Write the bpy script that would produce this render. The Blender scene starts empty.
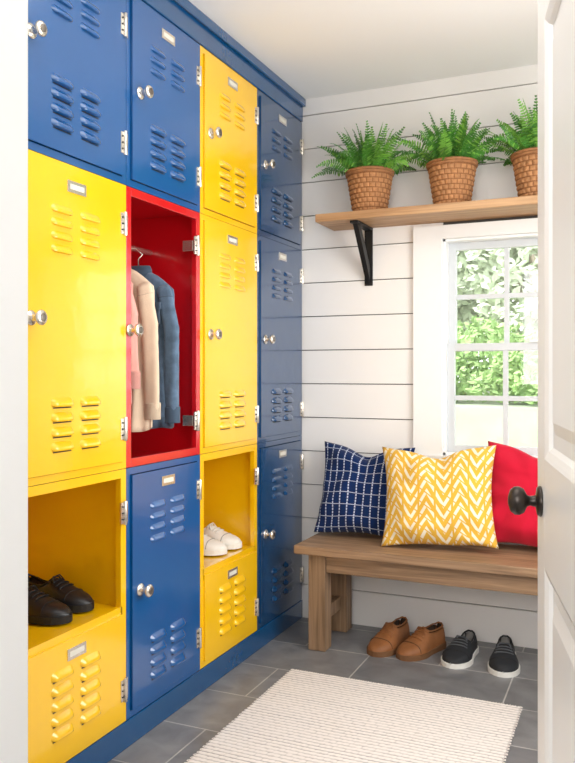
import bpy, bmesh, math, random
from mathutils import Vector, Matrix, noise
random.seed(7)
scene = bpy.context.scene
scene.view_settings.view_transform = 'Standard'

# ------------------------------------------------------------ helpers
def lin(c):
    out=[]
    for v in c[:3]:
        v=v/255.0
        out.append(v/12.92 if v<=0.04045 else ((v+0.055)/1.055)**2.4)
    return (*out,1.0)

def new_mat(name):
    m=bpy.data.materials.new(name); m.use_nodes=True
    nt=m.node_tree; b=nt.nodes['Principled BSDF']
    return m,nt,b

def mat(name,col,rough=0.5,metal=0.0,coat=0.0,var=0.0,vscale=8.0,bump=0.0,bscale=60.0,stretch=None,spec=None,sheen=0.0,crough=.08,bdist=.01):
    m,nt,b=new_mat(name)
    L=lin(col)
    b.inputs['Base Color'].default_value=L
    b.inputs['Roughness'].default_value=rough
    b.inputs['Metallic'].default_value=metal
    b.inputs['Coat Weight'].default_value=coat
    b.inputs['Coat Roughness'].default_value=crough
    b.inputs['Sheen Weight'].default_value=sheen
    if spec is not None: b.inputs['Specular IOR Level'].default_value=spec
    tc=nt.nodes.new('ShaderNodeTexCoord')
    mp=nt.nodes.new('ShaderNodeMapping')
    nt.links.new(tc.outputs['Object'],mp.inputs['Vector'])
    if stretch: mp.inputs['Scale'].default_value=stretch
    if var>0:
        n=nt.nodes.new('ShaderNodeTexNoise'); n.inputs['Scale'].default_value=vscale; n.inputs['Detail'].default_value=5
        nt.links.new(mp.outputs[0],n.inputs['Vector'])
        r=nt.nodes.new('ShaderNodeValToRGB')
        r.color_ramp.elements[0].position=0.3; r.color_ramp.elements[1].position=0.7
        r.color_ramp.elements[0].color=tuple(max(0,v*(1-var)) for v in L[:3])+(1,)
        r.color_ramp.elements[1].color=tuple(min(1,v*(1+var)) for v in L[:3])+(1,)
        nt.links.new(n.outputs['Fac'],r.inputs[0]); nt.links.new(r.outputs[0],b.inputs['Base Color'])
    if bump>0:
        n2=nt.nodes.new('ShaderNodeTexNoise'); n2.inputs['Scale'].default_value=bscale; n2.inputs['Detail'].default_value=3
        nt.links.new(mp.outputs[0],n2.inputs['Vector'])
        bp=nt.nodes.new('ShaderNodeBump'); bp.inputs['Strength'].default_value=bump; bp.inputs['Distance'].default_value=bdist
        nt.links.new(n2.outputs['Fac'],bp.inputs['Height']); nt.links.new(bp.outputs[0],b.inputs['Normal'])
        if coat: nt.links.new(bp.outputs[0],b.inputs['Coat Normal'])
    return m

class MB:
    def __init__(s,M=None):
        s.bm=bmesh.new(); s.M=M or Matrix.Identity(4)
    def add(s,vs,fs,m=0,smooth=False,M=None):
        T=s.M@M if M is not None else s.M
        bv=[s.bm.verts.new(T@Vector(v)) for v in vs]
        for k,f in enumerate(fs):
            try:
                fc=s.bm.faces.new([bv[i] for i in f])
                fc.material_index=m[k] if isinstance(m,list) else m
                fc.smooth=smooth
            except ValueError: pass
        return bv
    def box(s,lo,hi,m=0,M=None):
        x0,y0,z0=lo; x1,y1,z1=hi
        v=[(x0,y0,z0),(x1,y0,z0),(x1,y1,z0),(x0,y1,z0),(x0,y0,z1),(x1,y0,z1),(x1,y1,z1),(x0,y1,z1)]
        f=[(0,3,2,1),(4,5,6,7),(0,1,5,4),(1,2,6,5),(2,3,7,6),(3,0,4,7)]
        s.add(v,f,m,False,M)
    def loft(s,rings,m=0,closed=True,cap=True,smooth=True,M=None):
        n=len(rings[0]); vs=[p for r in rings for p in r]; fs=[]
        for i in range(len(rings)-1):
            for j in range(n if closed else n-1):
                a=i*n+j; b=i*n+(j+1)%n
                fs.append((a,b,b+n,a+n))
        if cap and closed:
            fs.append(tuple(range(n))[::-1]); fs.append(tuple((len(rings)-1)*n+k for k in range(n)))
        s.add(vs,fs,m,smooth,M)
    def tube(s,pts,rad,seg=10,m=0,cap=True,M=None):
        pts=[Vector(p) for p in pts]; rings=[]
        if not isinstance(rad,(list,tuple)): rad=[rad]*len(pts)
        up=None
        for i,p in enumerate(pts):
            d=(pts[min(i+1,len(pts)-1)]-pts[max(i-1,0)]).normalized()
            if up is None:
                up=Vector((0,0,1)) if abs(d.z)<0.9 else Vector((1,0,0))
            a=d.cross(up).normalized(); b=a.cross(d).normalized(); up=b
            rings.append([p+(a*math.cos(2*math.pi*k/seg)+b*math.sin(2*math.pi*k/seg))*rad[i] for k in range(seg)])
        s.loft(rings,m,True,cap,True,M)
    def lathe(s,prof,o,axis='Z',seg=32,m=0,M=None,fn=None):
        rings=[]
        for ri,(r,h) in enumerate(prof):
            ring=[]
            for k in range(seg):
                t=2*math.pi*k/seg; rr=r+(fn(t,h,r) if fn else 0)
                a,b=rr*math.cos(t),rr*math.sin(t)
                if axis=='Z': p=(a,b,h)
                elif axis=='X': p=(h,a,b)
                else: p=(a,h,b)
                ring.append((p[0]+o[0],p[1]+o[1],p[2]+o[2]))
            rings.append(ring)
        s.loft(rings,m,True,True,True,M)
    def finish(s,name,mats,bevel=0,bseg=2,sub=0,recalc=True,parent=None,auto=False):
        if recalc: bmesh.ops.recalc_face_normals(s.bm,faces=s.bm.faces)
        me=bpy.data.meshes.new(name); s.bm.to_mesh(me); s.bm.free()
        for mm in mats: me.materials.append(mm)
        ob=bpy.data.objects.new(name,me); scene.collection.objects.link(ob)
        if bevel:
            b=ob.modifiers.new('bevel','BEVEL'); b.width=bevel; b.segments=bseg; b.limit_method='ANGLE'; b.angle_limit=math.radians(50)
        if sub:
            q=ob.modifiers.new('sub','SUBSURF'); q.levels=sub; q.render_levels=sub
        if parent: ob.parent=parent
        return ob

def interp(keys,t):
    for (a,va),(b,vb) in zip(keys,keys[1:]):
        if t<=b:
            return va+(vb-va)*((t-a)/(b-a) if b>a else 0)
    return keys[-1][1]

# ------------------------------------------------------------ materials
def enamel(name,col):
    return mat(name,col,rough=0.26,coat=1.0,crough=.09,var=0.04,vscale=3,bump=0.13,bscale=14,bdist=.006)
M_blue=enamel('enamel_blue',(2,80,142))
M_navy=enamel('enamel_navy',(18,64,106))
M_yel=enamel('enamel_yellow',(243,190,6))
M_red=enamel('enamel_red',(200,14,26))
M_base=enamel('enamel_base_blue',(3,74,124))
M_chrome=mat('nickel',(228,222,212),rough=0.24,metal=0.9)
M_ring=mat('knob_ring',(120,112,104),rough=.4,metal=.8)
M_black=mat('black_iron',(22,22,24),rough=0.45,metal=0.3)
M_dark=mat('dark_slot',(18,18,20),rough=0.9)
M_plate=mat('name_card',(215,212,200),rough=0.5)
M_bronze=mat('dark_bronze',(64,58,54),rough=0.3,metal=0.7)
M_white=mat('white_paint',(240,240,239),rough=0.35,bump=0.02,bscale=30)
M_sash=mat('sash_paint',(206,210,213),rough=0.35)
M_ship=mat('shiplap_white',(242,239,236),rough=0.45,var=0.015,vscale=3)
M_gap=mat('shiplap_gap',(84,80,76),rough=0.9)
M_wall=mat('wall_paint',(243,243,243),rough=0.7,bump=0.03,bscale=80)
M_ceil=mat('ceiling_paint',(246,245,243),rough=0.9)

def wood(name,c1,c2,axis=0):
    m,nt,b=new_mat(name)
    tc=nt.nodes.new('ShaderNodeTexCoord'); mp=nt.nodes.new('ShaderNodeMapping')
    sc=[34,34,34]; sc[axis]=1.6
    mp.inputs['Scale'].default_value=sc
    nt.links.new(tc.outputs['Object'],mp.inputs[0])
    n=nt.nodes.new('ShaderNodeTexNoise'); n.inputs['Scale'].default_value=1.5; n.inputs['Detail'].default_value=8; n.inputs['Distortion'].default_value=0.6
    nt.links.new(mp.outputs[0],n.inputs['Vector'])
    r=nt.nodes.new('ShaderNodeValToRGB'); r.color_ramp.elements[0].color=lin(c1); r.color_ramp.elements[1].color=lin(c2)
    r.color_ramp.elements[0].position=0.3; r.color_ramp.elements[1].position=0.68
    nt.links.new(n.outputs['Fac'],r.inputs[0]); nt.links.new(r.outputs[0],b.inputs['Base Color'])
    bp=nt.nodes.new('ShaderNodeBump'); bp.inputs['Strength'].default_value=0.25; bp.inputs['Distance'].default_value=0.004
    nt.links.new(n.outputs['Fac'],bp.inputs['Height']); nt.links.new(bp.outputs[0],b.inputs['Normal'])
    b.inputs['Roughness'].default_value=0.5
    return m
M_benchx=wood('bench_wood_long',(116,90,66),(172,138,106),0)
M_benchz=wood('bench_wood_post',(112,88,64),(164,132,102),2)
M_shelf=wood('shelf_wood',(156,114,76),(200,160,118),0)

# floor tile
def tile_mat():
    m,nt,b=new_mat('slate_tile')
    g=nt.nodes.new('ShaderNodeNewGeometry'); mp=nt.nodes.new('ShaderNodeMapping')
    mp.inputs['Location'].default_value=(0.13,0.06,0)
    nt.links.new(g.outputs['Position'],mp.inputs[0])
    br=nt.nodes.new('ShaderNodeTexBrick'); br.offset=0.5
    br.inputs['Scale'].default_value=1; br.inputs['Brick Width'].default_value=0.6; br.inputs['Row Height'].default_value=0.3
    br.inputs['Mortar Size'].default_value=0.003; br.inputs['Mortar Smooth'].default_value=0.1
    br.inputs['Color1'].default_value=lin((106,107,111)); br.inputs['Color2'].default_value=lin((132,131,132)); br.inputs['Mortar'].default_value=lin((176,174,171))
    nt.links.new(mp.outputs[0],br.inputs['Vector'])
    n=nt.nodes.new('ShaderNodeTexNoise'); n.inputs['Scale'].default_value=9; n.inputs['Detail'].default_value=10; n.inputs['Distortion'].default_value=.5
    nt.links.new(g.outputs['Position'],n.inputs['Vector'])
    r=nt.nodes.new('ShaderNodeValToRGB'); r.color_ramp.elements[0].position=.3; r.color_ramp.elements[1].position=.7
    r.color_ramp.elements[0].color=(.72,.72,.73,1); r.color_ramp.elements[1].color=(1.2,1.2,1.18,1)
    nt.links.new(n.outputs['Fac'],r.inputs[0])
    mx=nt.nodes.new('ShaderNodeMix'); mx.data_type='RGBA'; mx.blend_type='MULTIPLY'; mx.inputs[0].default_value=1
    nt.links.new(br.outputs['Color'],mx.inputs[6]); nt.links.new(r.outputs[0],mx.inputs[7])
    nt.links.new(mx.outputs[2],b.inputs['Base Color'])
    bp=nt.nodes.new('ShaderNodeBump'); bp.inputs['Strength'].default_value=0.4; bp.inputs['Distance'].default_value=0.003; bp.invert=True
    nt.links.new(br.outputs['Fac'],bp.inputs['Height']); nt.links.new(bp.outputs[0],b.inputs['Normal'])
    b.inputs['Roughness'].default_value=0.34
    return m
M_tile=tile_mat()

# ------------------------------------------------------------ dimensions
XL=-1.50; YB=3.61; ZC=2.585; XR=0.45
# ------------------------------------------------------------ room shell
f=MB(); f.box((-2.1,-2.2,-0.1),(XR+0.15,YB+0.15,0)); f.finish('floor',[M_tile])
c=MB(); c.box((-2.1,-2.2,ZC),(XR+0.15,YB+0.15,ZC+0.1)); c.finish('ceiling',[M_ceil])
WX0,WX1,WZ0,WZ1=-0.793,0.022,0.84,1.84
w=MB()
w.box((-2.1,YB+0.012,0),(WX0,YB+0.13,ZC),1); w.box((WX1,YB+0.012,0),(XR,YB+0.13,ZC),1)
w.box((WX0,YB+0.012,0),(WX1,YB+0.13,WZ0),1); w.box((WX0,YB+0.012,WZ1),(WX1,YB+0.13,ZC),1)
z=0.0; p=0.167
while z<ZC-0.01:
    z1=min(z+p-0.0048,ZC)
    if z1<WZ0 or z>WZ1: w.box((-1.98,YB,z),(XR,YB+0.012,z1),0)
    else:
        w.box((-1.98,YB,z),(WX0-0.002,YB+0.012,z1),0); w.box((WX1+0.002,YB,z),(XR,YB+0.012,z1),0)
    z+=p
w.finish('wall_back',[M_ship,M_gap])
w=MB(); w.box((-2.1,-2.2,0),(-1.97,YB+0.012,ZC)); w.finish('wall_left',[M_wall])
# right wall, unseen; its side window is added to let fill light in
w=MB(); a0,a1,b0,b1=1.35,2.95,0.75,2.15
w.box((XR,-2.2,0),(XR+0.12,a0,ZC)); w.box((XR,a1,0),(XR+0.12,YB+0.13,ZC)); w.box((XR,a0,0),(XR+0.12,a1,b0)); w.box((XR,a0,b1),(XR+0.12,a1,ZC))
w.finish('wall_right',[M_wall])
w=MB()
w.box((XR-0.02,a0-.09,b0-.09),(XR,a0,b1+.09)); w.box((XR-0.02,a1,b0-.09),(XR,a1+.09,b1+.09)); w.box((XR-0.02,a0,b1),(XR,a1,b1+.09)); w.box((XR-0.02,a0,b0-.09),(XR,a1,b0))
w.box((XR+.04,a0,b0),(XR+.08,a0+.05,b1)); w.box((XR+.04,a1-.05,b0),(XR+.08,a1,b1)); w.box((XR+.04,a0,b0),(XR+.08,a1,b0+.05)); w.box((XR+.04,a0,b1-.05),(XR+.08,a1,b1))
w.box((XR+.04,(a0+a1)/2-.03,b0),(XR+.08,(a0+a1)/2+.03,b1))
w.finish('added_side_window',[M_white],bevel=.003)
# front wall with doorway
DX0,DX1,DZ=-0.809,0.055,2.07
w=MB(); w.box((-1.97,0.75,0),(DX0,0.87,ZC)); w.box((DX1,0.75,0),(XR,0.87,ZC)); w.box((DX0,0.75,DZ),(DX1,0.87,ZC)); w.finish('wall_front',[M_wall])
w=MB()
w.box((DX0,0.74,0),(DX0+.018,0.88,DZ)); w.box((DX1-.018,0.74,0),(DX1,0.88,DZ)); w.box((DX0,0.74,DZ-.018),(DX1,0.88,DZ))
w.box((DX0-.08,.87,0),(DX0+.004,.888,DZ+.08)); w.box((DX1-.004,.87,0),(DX1+.08,.888,DZ+.08)); w.box((DX0-.08,.87,DZ),(DX1+.08,.888,DZ+.08))
w.finish('trim_1',[M_white],bevel=.003)
w=MB(); w.box((-2.1,-2.32,0),(XR+.12,-2.2,ZC)); w.finish('wall_hall',[M_wall])

# back window
w=MB()
cas=[(-0.93,WX0),(WX1,WX1+.137)]
yf=YB-0.022
for x0,x1 in cas: w.box((x0,yf,WZ0-.02),(x1,YB,WZ1+.062))
w.box((WX0,yf,WZ1),(WX1,YB,WZ1+.062))
w.box((-0.935,yf-.02,WZ0-0.03),(WX1+.15,YB,WZ0))
w.box((-0.93,yf,WZ0-.12),(WX1+.137,YB,WZ0-.03))
w.box((WX0,YB,WZ0),(WX0+.012,YB+.13,WZ1)); w.box((WX1-.012,YB,WZ0),(WX1,YB+.13,WZ1)); w.box((WX0,YB,WZ1-.012),(WX1,YB+.13,WZ1)); w.box((WX0,YB,WZ0),(WX1,YB+.13,WZ0+.012))
mid=1.339
def sash(y0,y1,z0,z1):
    x0,x1=WX0+.012,WX1-.012; s=.034
    w.box((x0,y0,z0),(x0+s,y1,z1),2); w.box((x1-s,y0,z0),(x1,y1,z1),2); w.box((x0+s,y0,z0),(x1-s,y1,z0+s),2); w.box((x0+s,y0,z1-s),(x1-s,y1,z1),2)
    for k in (1,2):
        xc=x0+(x1-x0)*k/3; w.box((xc-.011,y0+.004,z0+s),(xc+.011,y1-.004,z1-s),2)
    zc=(z0+z1)/2; w.box((x0+s,y0+.005,zc-.011),(x1-s,y1-.005,zc+.011),2)
sash(YB+.03,YB+.062,WZ0+.012,mid+.018); sash(YB+.064,YB+.096,mid-.018,WZ1-.012)
gm,nt,b=new_mat('window_glass')
nt.nodes.remove(b)
tr=nt.nodes.new('ShaderNodeBsdfTransparent'); gl=nt.nodes.new('ShaderNodeBsdfGlossy'); gl.inputs['Roughness'].default_value=.02
mx=nt.nodes.new('ShaderNodeMixShader'); mx.inputs[0].default_value=.05
nt.links.new(tr.outputs[0],mx.inputs[1]); nt.links.new(gl.outputs[0],mx.inputs[2]); nt.links.new(mx.outputs[0],nt.nodes['Material Output'].inputs[0])
w.box((WX0+.04,YB+.045,WZ0+.04),(WX1-.04,YB+.047,mid-.01),1); w.box((WX0+.04,YB+.079,mid+.01),(WX1-.04,YB+.081,WZ1-.04),1)
w.box((-.41,YB+.012,mid+.018),(-.36,YB+.03,mid+.030),0)
w.finish('window_1',[M_white,gm,M_sash],bevel=.002)

# ------------------------------------------------------------ lockers
DEP=0.45
def louver(b,xf,yc,zc,W,H,m,D=.010,slit=True):
    prof=[(0,.5),(.35,.32),(.8,.05),(1,-.2),(.92,-.38),(0,-.45)]
    rings=[]
    N=10
    for i in range(N+1):
        a=-1+2*i/N; e=max(0,1-abs(a)**5)**.5
        rings.append([(xf-.001+o*D*e,yc+a*W/2,zc+h*H*(0.55+.45*e)) for o,h in prof])
    b.loft(rings,m,closed=False,cap=False,smooth=True)
    if slit: b.box((xf-.002,yc-W*.42,zc-.57*H),(xf+.0010,yc+W*.42,zc-.46*H),2)
def knob(b,x,y,z,m=1):
    prof=[(.020,0),(.021,.003),(.018,.006),(.010,.009),(.008,.018),(.009,.025),(.017,.028),(.021,.033),(.0215,.038),(.018,.042),(.011,.0435),(.002,.044)]
    b.lathe(prof,(x,y,z),'X',28,m)
    b.lathe([(.0095,.042),(.0115,.0448),(.0087,.0458),(.004,.0462)],(x,y,z),'X',24,5)
def hinge(b,x,y,z):
    b.box((x,y-.020,z-.034),(x+.006,y-.003,z+.034),1); b.box((x-.003,y+.003,z-.034),(x+.003,y+.020,z+.034),1)
    b.tube([(x+.007,y,z-.038),(x+.007,y,z+.038)],.007,10,1)
    for dz in (-.02,0,.02):
        b.lathe([(.003,0),(.003,.0025),(.001,.003)],(x+.006,y-.012,z+dz),'X',8,3)
def door(b,y0,y1,z0,z1,up=4,lo=4,kn=True,plate=True,W=.095):
    g=.003; xf=XL+.008
    b.box((XL-.014,y0+g,z0+g),(xf,y1-g,z1-g),0)
    yc=(y0+y1)/2; off=(W+.032)/2
    if plate:
        zc=z1-.045
        b.box((xf,yc-.042,zc-.017),(xf+.003,yc+.042,zc+.017),1); b.box((xf+.003,yc-.032,zc-.008),(xf+.0036,yc+.032,zc+.008),4)
    for sgn in (-1,1):
        for k in range(up): louver(b,xf,yc+sgn*off,z1-.12-.038*k,W,.026,0,.011,False)
        for k in range(lo): louver(b,xf,yc+sgn*off,z0+.078+.042*k,W,.030,0,.015)
    if kn: knob(b,xf,y0+.045,(z0+z1)/2)
def carcass(b,y0,y1,z0,z1,fr=.022,m=0):
    t=.004; xb=XL-DEP; g=.0008
    y0+=g;y1-=g;z0+=g;z1-=g
    b.box((xb,y0,z0),(XL-.002,y0+t,z1),m); b.box((xb,y1-t,z0),(XL-.002,y1,z1),m)
    b.box((xb,y0+t,z0),(XL-.002,y1-t,z0+t),m); b.box((xb,y0+t,z1-t),(XL-.002,y1-t,z1),m); b.box((xb,y0+t,z0+t),(xb+t,y1-t,z1-t),m)
    b.box((XL-.02,y0,z0),(XL,y0+fr,z1),m); b.box((XL-.02,y1-fr,z0),(XL,y1,z1),m)
    b.box((XL-.02,y0+fr,z0),(XL,y1-fr,z0+fr),m); b.box((XL-.02,y0+fr,z1-fr),(XL,y1-fr,z1),m)
cols=[(1.60,2.118),(2.118,2.595),(2.595,3.093),(3.093,3.605)]
Z0,Z1,Z2,Z3=.09,.91,1.83,2.47
fr=.022
LM=[M_chrome,M_dark,M_black,M_plate,M_ring]
def locker(name,ci,z0,z1,mt,up=4,lo=4):
    y0,y1=cols[ci]; b=MB(); carcass(b,y0,y1,z0,z1)
    W=.095 if ci<3 else .10
    door(b,y0+fr,y1-fr,z0+fr,z1-fr,up,lo,W=W)
    hz=.13
    for zz in (z0+hz,z1-hz): hinge(b,XL+.005,y1-fr,zz)
    b.finish(name,[mt]+LM,bevel=.0022)
def cubby(name,ci,mt):
    y0,y1=cols[ci]; b=MB(); zs=.455
    carcass(b,y0,y1,Z0,Z1,.028)
    b.box((XL-DEP+.005,y0+.005,zs),(XL-.002,y1-.005,zs+.006),0)
    b.box((XL-.02,y0+fr,zs-.03),(XL,y1-fr,zs+.012),0)
    door(b,y0+fr,y1-fr,Z0+fr,zs-.008,0,5,kn=False)
    for zz in (.20,.77): hinge(b,XL+.005,y1-fr,zz)
    b.finish(name,[mt]+LM,bevel=.0022)
locker('blue_locker',0,Z2,Z3,M_blue,3,4); locker('blue_locker',1,Z2,Z3,M_blue,3,4)
locker('yellow_locker',0,Z1,Z2,M_yel); locker('blue_locker',1,Z0,Z1,M_blue)
locker('yellow_locker',2,Z2,Z3,M_yel,3,4); locker('yellow_locker',2,Z1,Z2,M_yel)
for a,bz in ((Z0,Z1),(Z1,Z2),(Z2,Z3)): locker('navy_locker',3,a,bz,M_navy,3 if bz==Z3 else 4,4)
cubby('yellow_cubby_locker',0,M_yel); cubby('yellow_cubby_locker',2,M_yel)
# red open locker
y0,y1=cols[1]; b=MB(); carcass(b,y0,y1,Z1,Z2,.028)
for zz in (Z1+.13,Z2-.13):
    hinge(b,XL+.001,y1-.03,zz); b.box((XL-.05,y1-.045,zz-.02),(XL-.005,y1-.03,zz+.02),1)
knob(b,XL,y0+.02,1.36)
b.tube([(XL-.22,y0+.005,1.69),(XL-.22,y1-.005,1.69)],.011,12,1)
b.finish('red_locker',[M_red]+LM,bevel=.0022)
b=MB(); b.box((XL-DEP,1.58,0),(XL+.004,3.605,Z0-.001)); b.finish('locker_plinth',[M_base],bevel=.003)
b=MB(); b.box((XL-DEP,1.58,Z3+.001),(XL+.006,3.605,ZC-.001)); b.box((XL+.006,1.58,ZC-.04),(XL+.022,3.605,ZC-.001)); b.finish('trim_2',[M_base],bevel=.004)
b=MB(); b.box((XL-DEP,1.58,Z0),(XL,1.5985,Z3)); b.finish('locker_end_panel',[M_blue],bevel=.002)

# ------------------------------------------------------------ garments
def cloth(name,col,var=.06,bs=400): return mat(name,col,rough=.9,var=var,vscale=25,bump=.25,bscale=bs,sheen=.2,spec=.1)
def garment(name,yc,col,ztop=1.60,zhem=1.07,hw=.165,xc=-1.70,cuff=1.10,seed=1,denim=False,collar=True):
    m=cloth(name+'_cloth',col,.30 if denim else .05)
    m2=cloth(name+'_seam',tuple(int(v*(.74 if denim else .88)) for v in col))
    b=MB(); rings=[]; n=80; zs=ztop-.075
    lv=[zhem+(ztop-zhem)*k/32 for k in range(33)]
    for zz in lv:
        if zz<zs: w_=hw*(1-.05*((zs-zz)/(zs-zhem)))
        else: w_=.05+(hw-.05)*(1-((zz-zs)/(ztop-zs)))**.75
        k=(ztop-zz)/(ztop-zhem); th=.019+.015*min(1,k*2)
        ring=[]
        for j in range(n):
            t=2*math.pi*j/n
            fold=1+.42*k*math.sin(6*t+seed)+.28*k*math.sin(13*t+seed*2)
            x=xc+w_*math.copysign(abs(math.cos(t))**.7,math.cos(t))
            y=yc+th*math.sin(t)*fold+.003*math.sin(zz*22+seed)
            ring.append((x,y,zz+ .008*math.sin(3*t+seed)*k))
        rings.append(ring)
    b.loft(rings,0)
    for sg in (1,-1):
        rr=[]; cen=[]
        K=34
        for k in range(K):
            q=k/(K-1)
            cx=xc+sg*(hw-.035+.037*min(1,q*3)-.010*q-.006*math.sin(q*5+seed)); cy=yc-.004-.018*math.sin(q*3.1+.2*seed); cz=zs+.014-(zs-cuff)*q
            ra=(.018 if k==0 else .026+.004*min(1,q*4))-.002*q
            ring=[]
            for j in range(28):
                t=2*math.pi*j/28
                # long lengthwise folds + a few soft elbow creases
                wr=1+.13*math.sin(3*t+q*2.2+seed)+.03*math.exp(-((q-.45)/.16)**2)*math.sin(q*60+2*t)
                ring.append((cx+ra*wr*math.cos(t),cy+ra*.72*wr*math.sin(t),cz+.006*math.sin(t+seed)))
            rr.append(ring); cen.append((cx,cy,cz,ra))
        b.loft(rr,0)
        b.tube([Vector(p)*1.0 for p in rr[3]]+[rr[3][0]],.0014,6,1)
        cx,cy,cz,ra=cen[-1]
        b.loft([[(cx+(ra+.003)*math.cos(2*math.pi*j/24),cy+(ra*.8+.003)*math.sin(2*math.pi*j/24),zz) for j in range(24)] for zz in (cuff+.045,cuff+.04,cuff-.012,cuff-.014)],1)
    if collar:
        b.loft([[(xc+(.055+o)*math.cos(t),yc+(.026+o)*math.sin(t),zz) for t in [2*math.pi*j/24 for j in range(24)]] for o,zz in ((.006,ztop-.025),(.002,ztop+.010),(-.004,ztop+.022))],1)
    b.box((xc-.015,yc-.042,zhem+.02),(xc+.015,yc-.034,ztop-.03),1)
    for k in range(5): b.lathe([(.006,0),(.006,.004)],(xc,yc-.046,zhem+.06+.09*k),'Y',10,2)
    if denim:
        b.box((xc+.04,yc-.045,ztop-.20),(xc+.12,yc-.03,ztop-.135),1); b.box((xc+.035,yc-.048,ztop-.145),(xc+.125,yc-.03,ztop-.12),1)
        rg=[rings[0],[(x,y,z+.035) for x,y,z in rings[0]]]
        b.loft([[(xc+(x-xc)*1.02,yc+(y-yc)*1.08,z) for x,y,z in r_] for r_ in rg],1)
    b.tube([(xc,yc,ztop),(xc,yc,ztop+.05),(xc+.018,yc,ztop+.065),(XL-.22+.012,yc,ztop+.09),(XL-.22,yc,ztop+.1025),(XL-.22-.012,yc,ztop+.095)],.0025,8,2)
    b.finish(name,[m,m2,M_chrome])
garment('hanging_pink_blouse',2.225,(222,162,150),zhem=1.12,cuff=1.18,hw=.152,xc=-1.70,seed=4)
garment('hanging_cream_shirt',2.345,(222,200,174),zhem=1.02,cuff=1.07,hw=.158,xc=-1.70,seed=1)
garment('hanging_denim_jacket',2.478,(94,116,140),zhem=1.02,cuff=1.05,hw=.160,xc=-1.70,seed=2.5,denim=True)

# ------------------------------------------------------------ shoes
OUT=[(0,0),(.015,.34),(.05,.56),(.12,.68),(.28,.70),(.45,.78),(.64,1),(.78,.97),(.88,.80),(.95,.55),(.985,.3),(1,0)]
def shoe_into(b,pos,yaw,L=.26,W=.095,soleh=.022,heel=.03,style='oxford'):
    M=Matrix.Translation(pos)@Matrix.Rotation(yaw,4,'Z')
    def hw(t): return W/2*interp(OUT,t)
    N=40; ts=[.5-.5*math.cos(math.pi*i/N) for i in range(N+1)]
    left=[(t*L,hw(t)*1.06+.0015) for t in ts]; right=[(t*L,-hw(t)*1.06-.0015) for t in ts[::-1]]
    poly=[(x*1.02-.003,y) for x,y in left+right]
    def top(x):
        t=x/L
        return heel if (t<.3) else soleh
    b.loft([[(x,y,0.0) for x,y in poly],[(x,y,top(x)) for x,y in poly]],1,smooth=False,M=M)
    H=[(0,.062),(.04,.086),(.12,.08),(.25,.068),(.36,.07),(.47,.088),(.55,.078),(.66,.064),(.78,.053),(.88,.046),(.95,.038),(1,.024)]
    if style=='boot': H=[(0,.08),(.04,.108),(.12,.108),(.25,.10),(.36,.104),(.46,.108),(.55,.088),(.66,.07),(.78,.057),(.88,.049),(.95,.04),(1,.024)]
    Ns=34; Mx=24; vs=[]; fs=[]; mi=[]
    ss=[.5-.5*math.cos(math.pi*(i)/Ns) for i in range(Ns+1)]
    flag=[]
    for t in ss:
        w_=max(hw(t),.002); h=interp(H,t); zb=.012
        for j in range(Mx+1):
            ph=math.pi*j/Mx; cc=math.cos(ph); sn=math.sin(ph)
            y=w_*math.copysign(abs(cc)**.7,cc)
            if h>.055: y*=1-.22*(sn**1.5)*min(1,(h-.055)/.03)
            zz=zb+(h-zb)*(sn**.62 if sn>0 else 0)
            inn=(.05<t<.42) and abs(cc)<.62
            if inn: zz=.034
            vs.append((t*L,y,zz)); flag.append(inn)
    for i in range(Ns):
        for j in range(Mx):
            a=i*(Mx+1)+j; q=(a,a+1,a+Mx+2,a+Mx+1)
            fs.append(q); mi.append(2 if sum(flag[k] for k in q)>=2 else 0)
    b.add(vs,fs,mi,True,M)
    pts=[]
    def surf(t,ph,up=0.0,):
        w_=hw(t);h=interp(H,t);cc=math.cos(ph);sn=math.sin(ph)
        y=w_*math.copysign(abs(cc)**.7,cc)
        if h>.055: y*=1-.22*(sn**1.5)*min(1,(h-.055)/.03)
        return (t*L,y,.012+(h-.012)*(sn**.62)+up)
    phs=.29*math.pi
    for t in (.44,.36,.28,.2,.12,.06): pts.append(surf(t,phs))
    pts.append(surf(.035,.42*math.pi)); pts.append(surf(.03,.5*math.pi)); pts.append(surf(.035,.58*math.pi))
    for t in (.06,.12,.2,.28,.36,.44): pts.append(surf(t,math.pi-phs))
    pts.append(surf(.455,.5*math.pi))
    b.tube(pts+[pts[0]],.0036,8,0,M=M)
    if style!='slip':
        for t in (.48,.535,.59,.645):
            b.tube([surf(t,math.pi*q,.003) for q in (.3,.38,.46,.54,.62,.7)],.0024,6,3,M=M)
        b.tube([surf(.48,.5*math.pi,.004),surf(.5,.4*math.pi,.012),surf(.53,.33*math.pi,.004)],.0022,6,3,M=M)
        b.tube([surf(.48,.5*math.pi,.004),surf(.5,.6*math.pi,.012),surf(.53,.67*math.pi,.004)],.0022,6,3,M=M)
    b.tube([surf(.76,math.pi*q,.0008) for q in [.04+.92*k/14 for k in range(15)]],.0014,6,4,M=M)
def shoes(name,poses,up,sole,inner,lace,seam,**k):
    b=MB()
    for pz,yaw in poses: shoe_into(b,Vector(pz),yaw,**k)
    return b.finish(name,[up,sole,inner,lace,seam])
M_bleather=mat('black_leather',(20,21,25),rough=.42,bump=.05,bscale=150)
M_bsole=mat('black_sole',(14,14,16),rough=.6)
M_brown=mat('brown_leather',(142,90,50),rough=.6,var=.15,vscale=18,bump=.1,bscale=150)
M_brsole=mat('brown_sole',(112,76,46),rough=.7)
M_wcanvas=mat('white_canvas',(228,224,216),rough=.75,bump=.1,bscale=300)
M_wrub=mat('white_rubber',(228,226,220),rough=.5)
M_bcanvas=mat('black_canvas',(32,34,38),rough=.75,bump=.1,bscale=300)
M_inner=mat('shoe_lining',(60,42,32),rough=.9)
M_gin=mat('grey_lining',(140,138,134),rough=.9)
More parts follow.
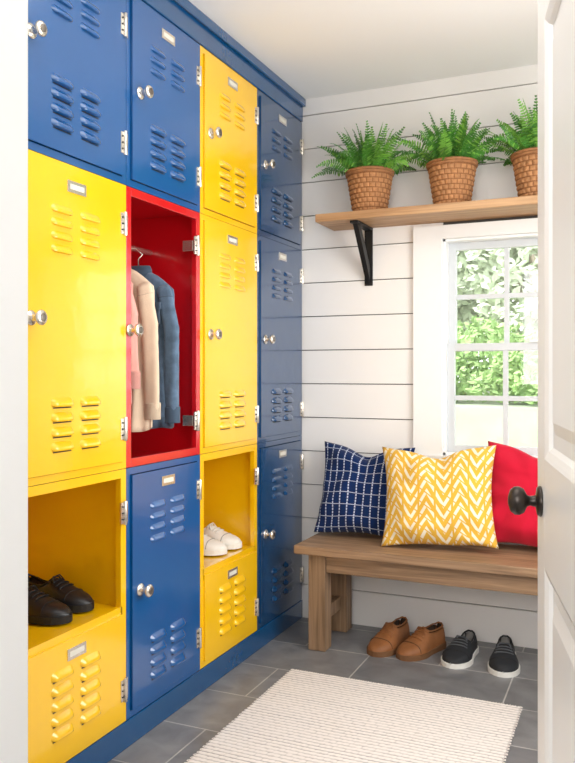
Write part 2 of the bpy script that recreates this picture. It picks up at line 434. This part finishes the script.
M_dlace=mat('charcoal_lace',(90,92,96),rough=.9)
zs=.4675
R=math.radians
shoes('black_dress_shoes',[((-1.835,1.885,zs),R(3)),((-1.85,2.035,zs),R(-3))],M_bleather,M_bsole,M_inner,M_bsole,M_bsole,L=.285,W=.1)
shoes('white_sneakers',[((-1.825,2.855,zs),R(5)),((-1.82,3.000,zs),R(0))],M_wcanvas,M_wrub,M_gin,M_wrub,M_gin,L=.285,W=.11,heel=.024)
shoes('brown_leather_shoes',[((-.945,3.50,0.0),R(-104)),((-.775,3.49,0.0),R(-115))],M_brown,M_brsole,M_inner,M_brown,M_inner,L=.28,W=.118,heel=.026,style='boot')
shoes('black_canvas_sneakers',[((-.645,3.50,0.0),R(-97)),((-.495,3.49,0.0),R(-84))],M_bcanvas,M_wrub,M_gin,M_dlace,M_bsole,L=.275,W=.12,heel=.022,soleh=.02)

# ------------------------------------------------------------ bench
b=MB()
bx0,bx1,by0,by1=-1.355,.28,3.16,3.565
b.box((bx0,by0,.425),(bx1,by1,.462),0)
lg=.08
for lx in (-1.30,bx1-.055-lg):
    for ly in (3.195,by1-.01-lg):
        b.box((lx,ly,0),(lx+lg,ly+lg,.425),1)
    b.box((lx+.02,3.195+lg,.345),(lx+.05,by1-.01-lg,.425),1)
    b.box((lx+.02,3.195+lg,.11),(lx+.055,by1-.01-lg,.17),1)
b.box((-1.30+lg,3.205,.345),(bx1-.055-lg,3.235,.425),0)
b.box((-1.30+lg,by1-.06,.345),(bx1-.055-lg,by1-.03,.425),0)
b.finish('wooden_bench',[M_benchx,M_benchz],bevel=.004)

# ------------------------------------------------------------ shelf + brackets
b=MB(); b.box((-1.332,3.36,1.917),(.28,YB,1.953)); 
for bxp in (-1.152,.20):
    b.box((bxp-.02,YB-.010,1.64),(bxp+.02,YB,1.917),1)
    b.box((bxp-.02,3.385,1.905),(bxp+.02,YB-.010,1.917),1)
    v=[(bxp-.012,3.40,1.905),(bxp-.012,3.45,1.905),(bxp-.012,3.600,1.72),(bxp-.012,3.600,1.65)]
    v+= [(x+.024,y,z) for x,y,z in v]
    b.add(v,[(0,1,2,3),(7,6,5,4),(0,4,5,1),(1,5,6,2),(2,6,7,3),(3,7,4,0)],1)
b.finish('wall_shelf',[M_shelf,M_black],bevel=.002)

# ------------------------------------------------------------ potted ferns
M_fern=mat('fern_green',(66,128,42),rough=.45,var=.3,vscale=14)
M_fern2=mat('fern_light',(118,174,68),rough=.45,var=.25,vscale=14)
M_bask=mat('basket_weave',(176,124,80),rough=.75,var=.2,vscale=40,bump=.3,bscale=200)
M_bgap=mat('basket_gap',(138,92,56),rough=.9)
M_bask2=mat('basket_rim',(160,110,70),rough=.75,var=.2,vscale=50)
M_soil=mat('soil',(60,42,30),rough=1)
def fern(cx,cy,zb,seed):
    rnd=random.Random(seed)
    b=MB(); rows=9; Hh=.195; ST=22; SEG=ST*8; K=rows*6
    rings=[]
    for k in range(K+1):
        h=Hh*k/K; r0=.074+.03*k/K; q=k/6; row=min(int(q),rows-1); fz=q-row
        ring=[]
        for j in range(SEG):
            t=2*math.pi*j/SEG; a=(j/8+(.5 if row%2 else 0))%1
            bump=(math.sin(math.pi*min(1,max(0,fz)))**.5)*(abs(math.sin(math.pi*a))**.5) if 0<fz<1 else 0
            rr=r0+.0065*bump
            ring.append((cx+rr*math.cos(t),cy+rr*math.sin(t),zb+h))
        rings.append(ring)
    vs=[p for r_ in rings for p in r_]; fs=[]; mi=[]
    for k in range(K):
        row=k//6
        for j in range(SEG):
            fs.append((k*SEG+j,k*SEG+(j+1)%SEG,(k+1)*SEG+(j+1)%SEG,(k+1)*SEG+j))
            ph=(j+(4 if row%2 else 0))%8
            mi.append(5 if (k%6==0 or ph==0) else 2)
    b.add(vs,fs,mi,True)
    b.lathe([(.002,0),(.074,0)],(cx,cy,zb),'Z',24,2)
    b.lathe([(.104,Hh),(.098,Hh),(.095,Hh-.02),(.02,Hh-.02)],(cx,cy,zb),'Z',48,3)
    for rr,hh in ((.108,Hh),(.107,Hh-.012),(.078,.006)):
        b.tube([(cx+rr*math.cos(2*math.pi*k/40),cy+rr*math.sin(2*math.pi*k/40),zb+hh) for k in range(41)],.0062,8,3)
    b.lathe([(.001,Hh-.019),(.093,Hh-.019),(.09,Hh-.012),(.001,Hh-.008)],(cx,cy,zb),'Z',24,4)
    nf=62
    for i in range(nf):
        az=2.39996*i+rnd.uniform(-.2,.2); q=(i+.5)/nf
        e0=math.radians(86-50*q+rnd.uniform(-7,7)); Lg=rnd.uniform(.185,.255)*(1-.06*q)
        if math.sin(az)>.3 and q>.3: Lg*=.72
        droop=math.radians(rnd.uniform(25,80))*(.25+1.0*q)
        r0=.015+.06*q
        p=Vector((cx+r0*math.cos(az),cy+r0*math.sin(az),zb+Hh-.015)); n=20; pts=[p.copy()]; dirs=[]
        tw=rnd.uniform(-1.1,1.1)
        for k in range(n):
            e=e0-droop*(k/n)**1.3
            az2=az+.35*math.sin(i*1.7)*k/n
            d=Vector((math.cos(az2)*math.cos(e),math.sin(az2)*math.cos(e),math.sin(e)))
            p=p+d*Lg/n
            if p.y>YB-.012: p.y=YB-.012
            pts.append(p.copy()); dirs.append(d)
        mm=rnd.choice((0,0,1))
        b.tube(pts[::3]+[pts[-1]],[.0014]*len(pts[::3])+[.0004],5,mm)
        for k in range(3,n+1):
            s=k/n; d=dirs[min(k,n-1)]
            side=d.cross(Vector((0,0,1)))
            side=side.normalized() if side.length>.05 else Vector((-math.sin(az),math.cos(az),0))
            side=Matrix.Rotation(tw,3,d)@side
            up=side.cross(d).normalized()
            ln=.044*min(1,((s-.08)*3.4)**.8)*max(.12,(1.03-s)**.75)*1.1
            for sg in (1,-1):
                tip=pts[k]+side*sg*ln+d*ln*rnd.uniform(.12,.38)-up*ln*rnd.uniform(-.05,.35)
                wd=d*.0039
                q1=pts[k]+(tip-pts[k])*.3; q2=pts[k]+(tip-pts[k])*.7
                P=[pts[k]-wd*.5,q1-wd,q2-wd*.85,tip,q2+wd*.85,q1+wd,pts[k]+wd*.5]
                for v in P:
                    if v.y>YB-.006: v.y=YB-.006
                b.add(P,[(0,1,2,3,4,5,6)],mm if rnd.random()<.8 else 1-mm)
    b.finish('potted_fern',[M_fern,M_fern2,M_bask,M_bask2,M_soil,M_bgap],recalc=True)
for k,x in enumerate((-1.107,-.725,-.3585)): fern(x,3.48,1.953,k+3)

# ------------------------------------------------------------ pillows
def pattern_mat(kind):
    m,nt,b=new_mat('pillow_'+kind); b.inputs['Roughness'].default_value=.9; b.inputs['Sheen Weight'].default_value=.1; b.inputs['Specular IOR Level'].default_value=.1
    N=nt.nodes.new; Lk=nt.links.new
    uv=N('ShaderNodeUVMap'); sp=N('ShaderNodeSeparateXYZ'); Lk(uv.outputs[0],sp.inputs[0])
    def math_(op,a,c=None):
        n=N('ShaderNodeMath'); n.operation=op
        for i,v in enumerate((a,c)):
            if v is None: continue
            if isinstance(v,(int,float)): n.inputs[i].default_value=v
            else: Lk(v,n.inputs[i])
        return n.outputs[0]
    U,V=sp.outputs[0],sp.outputs[1]
    if kind=='navy_grid':
        fu=math_('FRACT',math_('MULTIPLY',U,12)); fv=math_('FRACT',math_('MULTIPLY',V,8))
        lu=math_('LESS_THAN',math_('ABSOLUTE',math_('SUBTRACT',fu,.5)),.08)
        lv=math_('LESS_THAN',math_('ABSOLUTE',math_('SUBTRACT',fv,.5)),.025)
        dash=math_('LESS_THAN',math_('FRACT',math_('MULTIPLY',V,32)),.72)
        fac=math_('MAXIMUM',math_('MULTIPLY',lu,dash),lv); c1,c2=(20,42,88),(190,198,216)
    elif kind=='yellow_key':
        tri=math_('ABSOLUTE',math_('SUBTRACT',math_('FRACT',math_('MULTIPLY',U,3.5)),.5))
        k=math_('FRACT',math_('ADD',math_('MULTIPLY',V,8),math_('MULTIPLY',tri,4.2)))
        band=math_('LESS_THAN',k,.44)
        brk=math_('GREATER_THAN',math_('ABSOLUTE',math_('SUBTRACT',math_('FRACT',math_('MULTIPLY',U,7)),.5)),.06)
        brk2=math_('GREATER_THAN',math_('FRACT',math_('ADD',math_('MULTIPLY',V,8),math_('MULTIPLY',U,7))),.12)
        fac=math_('MULTIPLY',math_('MULTIPLY',band,brk),brk2); c1,c2=(224,176,66),(236,227,204)
    else:
        fac=None; c1=c2=(200,28,54)
    if fac is not None:
        mx=N('ShaderNodeMix'); mx.data_type='RGBA'; mx.inputs[6].default_value=lin(c1); mx.inputs[7].default_value=lin(c2); Lk(fac,mx.inputs[0]); Lk(mx.outputs[2],b.inputs['Base Color'])
    else: b.inputs['Base Color'].default_value=lin(c1)
    tx=N('ShaderNodeTexNoise'); tx.inputs['Scale'].default_value=260; Lk(uv.outputs[0],tx.inputs['Vector'])
    bp=N('ShaderNodeBump'); bp.inputs['Strength'].default_value=.35; bp.inputs['Distance'].default_value=.003; Lk(tx.outputs[0],bp.inputs['Height']); Lk(bp.outputs[0],b.inputs['Normal'])
    return m
def pillow(name,cx,ymax,W,H,T,tilt,yaw,roll,kind,seed,chop=.035):
    n=50; me=bpy.data.meshes.new(name); bm=bmesh.new(); uvl=bm.loops.layers.uv.new('UVMap')
    def P(a,b_,s):
        x=W/2*a*(1-.10*(1-b_*b_)*abs(a)**2); z=H/2*b_*(1-.09*(1-a*a)*abs(b_)**2)
        if b_>0: z-=chop*math.exp(-(a/.33)**2)*b_**1.5
        ea=max(0,1-abs(a)**2.1); eb=max(0,1-abs(b_)**2.1)
        th=T/2*(ea*eb)**.5
        wr=noise.noise(Vector((a*2.2+seed,b_*2.2,s*3)))*.028*min(1,th/.03)
        wr-=.016*math.exp(-((a)/.12)**2)*max(0,b_)*min(1,th/.02)
        pk=.005*math.sin(14*math.atan2(b_,a)+seed)*(1-min(ea,eb))*(1 if min(ea,eb)>.02 else 0)
        return Vector((x,s*max(0,(th+wr+pk)),z+.010*noise.noise(Vector((a*1.5,b_*1.5,seed)))))
    vv={}
    for s in (-1,1):
        for i in range(n+1):
            for j in range(n+1):
                edge=i in(0,n) or j in(0,n)
                key=(i,j,0 if edge else s)
                if key not in vv: vv[key]=bm.verts.new(P(-1+2*i/n,-1+2*j/n,s))
        for i in range(n):
            for j in range(n):
                ks=[(i,j),(i+1,j),(i+1,j+1),(i,j+1)]
                vs=[vv.get((a,b_,s)) or vv[(a,b_,0)] for a,b_ in ks]
                uvs=[(a/n,b_/n) for a,b_ in ks]
                if s==1: vs=vs[::-1]; uvs=uvs[::-1]
                fc=bm.faces.new(vs); fc.smooth=True
                for l,u in zip(fc.loops,uvs): l[uvl].uv=u
    bm.transform(Matrix.Rotation(yaw,4,'Z')@Matrix.Rotation(tilt,4,'X')@Matrix.Rotation(roll,4,'Y'))
    mz=min(v.co.z for v in bm.verts); my=max(v.co.y for v in bm.verts)
    bm.transform(Matrix.Translation((cx,ymax-my,.4635-mz)))
    bm.to_mesh(me); bm.free(); me.materials.append(pattern_mat(kind))
    ob=bpy.data.objects.new(name,me); scene.collection.objects.link(ob)
pillow('navy_throw_pillow',-1.13,3.57,.44,.43,.16,R(-17),R(4),R(2),'navy_grid',1.3)
pillow('yellow_throw_pillow',-.760,3.475,.50,.44,.17,R(-16),R(3),R(-3),'yellow_key',4.1)
pillow('red_throw_pillow',-.362,3.565,.46,.44,.15,R(-12),R(-3),R(3),'red',7.7,chop=.03)

# ------------------------------------------------------------ rug
def rug():
    m,nt,b_=new_mat('rug_wool'); N=nt.nodes.new; Lk=nt.links.new
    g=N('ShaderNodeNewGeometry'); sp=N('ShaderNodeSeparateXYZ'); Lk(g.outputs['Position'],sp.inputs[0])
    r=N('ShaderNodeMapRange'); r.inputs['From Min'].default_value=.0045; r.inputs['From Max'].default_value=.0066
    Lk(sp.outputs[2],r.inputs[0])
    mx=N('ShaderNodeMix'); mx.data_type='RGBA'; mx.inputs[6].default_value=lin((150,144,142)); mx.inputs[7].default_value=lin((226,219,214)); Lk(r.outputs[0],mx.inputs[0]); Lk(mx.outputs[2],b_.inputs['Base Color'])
    n=N('ShaderNodeTexNoise'); n.inputs['Scale'].default_value=350; Lk(g.outputs['Position'],n.inputs['Vector'])
    bp=N('ShaderNodeBump'); bp.inputs['Strength'].default_value=.35; bp.inputs['Distance'].default_value=.002; Lk(n.outputs[0],bp.inputs['Height']); Lk(bp.outputs[0],b_.inputs['Normal'])
    b_.inputs['Roughness'].default_value=.95; b_.inputs['Specular IOR Level'].default_value=.1
    x0,x1,ya,yb=-1.268,-.362,1.35,2.945; px=.022; py=.020
    nx=int((x1-x0)/.0040); ny=int((yb-ya)/.0034); vs=[]; fs=[]
    for j in range(ny+1):
        for i in range(nx+1):
            x=x0+(x1-x0)*i/nx; y=ya+(yb-ya)*j/ny
            row=math.floor((y-ya)/py)
            ry=abs(math.sin(math.pi*(y-ya)/py)); rx=abs(math.sin(math.pi*((x-x0)/px+.5*(row%2))))
            z=.004+.0036*ry**.5*(.55+.45*rx**.5)+.0007*noise.noise(Vector((x*60,y*60,0)))
            xx=x+.002*noise.noise(Vector((x*3,y*9,5))); yy=y+.003*noise.noise(Vector((x*7,y*3,1)))
            if i in(0,nx) or j in (0,ny): z=.001
            vs.append((xx,yy,z))
    for j in range(ny):
        for i in range(nx):
            a=j*(nx+1)+i; fs.append((a,a+1,a+nx+2,a+nx+1))
    b=MB(); b.add(vs,fs,0,True)
    rnd=random.Random(5)
    k=0
    while ya+py*(k+.5)<yb:
        y=ya+py*(k+.5)
        for sx,dx in ((x0,-1),(x1,1)):
            l=rnd.uniform(.002,.005)
            b.tube([(sx-dx*.004,y-.005,.005),(sx+dx*l,y-.002,.0045),(sx+dx*l,y+.003,.0045),(sx-dx*.004,y+.006,.005)],.0026,6,0)
        k+=1
    x=x0+.006
    while x<x1:
        for yy_,dy in ((ya,-1),(yb,1)):
            l=rnd.uniform(.008,.014)
            b.tube([(x,yy_-dy*.004,.005),(x+rnd.uniform(-.003,.003),yy_+dy*l,.003)],[.003,.0018],6,0)
        x+=.010
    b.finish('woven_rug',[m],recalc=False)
rug()

# ------------------------------------------------------------ door
e=Vector((.2172,-.9761,0)); nn=Vector((-.9761,-.2172,0))
MD=Matrix(((e.x,nn.x,0,-.176),(e.y,nn.y,0,1.70),(0,0,1,.008),(0,0,0,1)))
b=MB(MD); T=.04
b.box((0,-T,0),(.11,0,2.03)); b.box((.68,-T,0),(.79,0,2.03))
rails=[(0,.22),(.83,1.045),(1.90,2.03)]
for a,c_ in rails: b.box((.11,-T,a),(.68,0,c_))
for a,c_ in ((.22,.83),(1.045,1.90)):
    b.box((.11,-T+.014,a),(.68,-.014,c_))
    for yf_,sg in ((0,1),(-T,-1)):
        def ring(d,y): return [(.11+d,y,a+d),(.68-d,y,a+d),(.68-d,y,c_-d),(.11+d,y,c_-d)]
        b.loft([ring(0,yf_),ring(.006,yf_-sg*.002),ring(.016,yf_-sg*.006),ring(.024,yf_-sg*.0135)],0,closed=True,cap=False,smooth=False)
        b.loft([ring(.05,yf_-sg*.0135),ring(.075,yf_-sg*.005)],0,closed=True,cap=True,smooth=False)
for sg,y0_ in ((1,0),(-1,-T)):
    prof=[(.030,0),(.031,.003),(.028,.008),(.012,.011),(.0095,.022),(.012,.028),(.024,.034),(.0285,.043),(.028,.052),(.022,.060),(.010,.064),(.001,.065)]
    b.lathe([(r,y0_+sg*h) for r,h in prof],(.062,0,.955),'Y',28,1)
b.box((-.001,-.03,.92),(.001,-.01,.99),1)
for zz in (.25,1.0,1.8): b.box((.785,-.03,zz),(.795,-.005,zz+.09),1)
b.finish('door_1',[M_white,M_bronze],bevel=.002)

# ------------------------------------------------------------ exterior
M_grass=mat('lawn_grass',(170,178,146),rough=1,var=.1,vscale=1.2)
M_stone=mat('pale_stone',(182,190,168),rough=.9,var=.1,vscale=3)
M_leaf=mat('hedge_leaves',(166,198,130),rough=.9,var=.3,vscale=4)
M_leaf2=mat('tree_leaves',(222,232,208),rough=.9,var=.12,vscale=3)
M_bark=mat('bark',(175,162,145),rough=1)
b=MB(); b.box((-25,YB+.2,-.5),(20,12,-.3)); b.finish('lawn',[M_grass])
b=MB(); b.box((-25,12.001,-.5),(20,42,.70)); b.finish('garden_terrace',[M_stone])
def foliage(b,c,r,seed,nl,ls,zmin):
    rnd=random.Random(seed)
    for i in range(nl):
        d=Vector((rnd.gauss(0,1),rnd.gauss(0,1),rnd.gauss(0,1))).normalized()
        k=1+.30*noise.noise(d*2.2+Vector((seed,0,0)))+.25*noise.noise(d*6+Vector((0,seed,0)))-abs(rnd.gauss(0,.10))
        p=Vector((c[0]+d.x*r[0]*k,c[1]+d.y*r[1]*k,c[2]+d.z*r[2]*k))
        u=Vector((rnd.gauss(0,1),rnd.gauss(0,.4),rnd.gauss(0,1))).normalized(); v=u.orthogonal().normalized()
        s=ls*rnd.uniform(.6,1.3)
        P=[p-u*s,p+v*s*.5,p+u*s,p-v*s*.5]
        if min(q.z for q in P)<zmin: continue
        b.add(P,[(0,1,2,3)],0)
b=MB()
for k in range(10):
    c=(-8+1.4*k,13.6+.4*math.sin(k*2.1),1.2)
    foliage(b,c,(1.15,.8,.80+.2*math.sin(k*2.3)),k+1,4200,.07,.71)
b.finish('garden_hedge',[M_leaf,M_bark],recalc=False)
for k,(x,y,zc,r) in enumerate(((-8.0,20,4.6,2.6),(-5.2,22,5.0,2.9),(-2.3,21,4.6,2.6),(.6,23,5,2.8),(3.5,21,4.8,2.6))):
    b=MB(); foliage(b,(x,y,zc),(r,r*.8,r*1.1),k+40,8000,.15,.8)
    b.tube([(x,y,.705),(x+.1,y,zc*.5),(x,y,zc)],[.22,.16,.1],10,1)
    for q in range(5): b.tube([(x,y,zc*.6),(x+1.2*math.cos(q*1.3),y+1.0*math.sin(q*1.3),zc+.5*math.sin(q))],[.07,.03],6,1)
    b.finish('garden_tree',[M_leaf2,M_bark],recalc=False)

# ------------------------------------------------------------ lights
wd=bpy.data.worlds.new('sky'); scene.world=wd; wd.use_nodes=True
bg=wd.node_tree.nodes['Background']; bg.inputs[0].default_value=(.97,.99,1,1); bg.inputs[1].default_value=2.3
def area(name,loc,rot,sx,sy,power,col=(1,1,1)):
    l=bpy.data.lights.new(name,'AREA'); l.shape='RECTANGLE'; l.size=sx; l.size_y=sy; l.energy=power; l.color=col
    o=bpy.data.objects.new(name,l); o.location=loc; o.rotation_euler=rot; scene.collection.objects.link(o)
area('ceiling_fill_light',(-.55,1.65,ZC-.02),(0,0,0),1.3,1.1,13,(1,.97,.93))  # added soft fill from above, stands for no real fixture
area('side_fill_light',(XR+.35,2.15,1.45),(0,R(90),0),1.4,1.6,47,(1,.975,.94))  # added fill from the right, shining in through the added window
area('hall_fill_light',(-.4,-.9,1.7),(R(82),0,0),1.2,1.2,38,(1,.98,.96))  # added fill behind the camera, aimed through the doorway
s=bpy.data.lights.new('sun','SUN'); s.energy=4.5; s.angle=.02; so=bpy.data.objects.new('sun',s); scene.collection.objects.link(so)
so.rotation_euler=Vector((.6,.55,-.65)).to_track_quat('-Z','Y').to_euler()

# ------------------------------------------------------------ camera
cd=bpy.data.cameras.new('camera'); cam=bpy.data.objects.new('camera',cd); scene.collection.objects.link(cam)
cd.sensor_fit='HORIZONTAL'; cd.sensor_width=36; cd.lens=782/575*36; cd.shift_y=-8.5/575; cd.clip_start=.05
cam.location=(0,0,1.22); cam.rotation_euler=(R(90),0,R(23.65))
scene.camera=cam
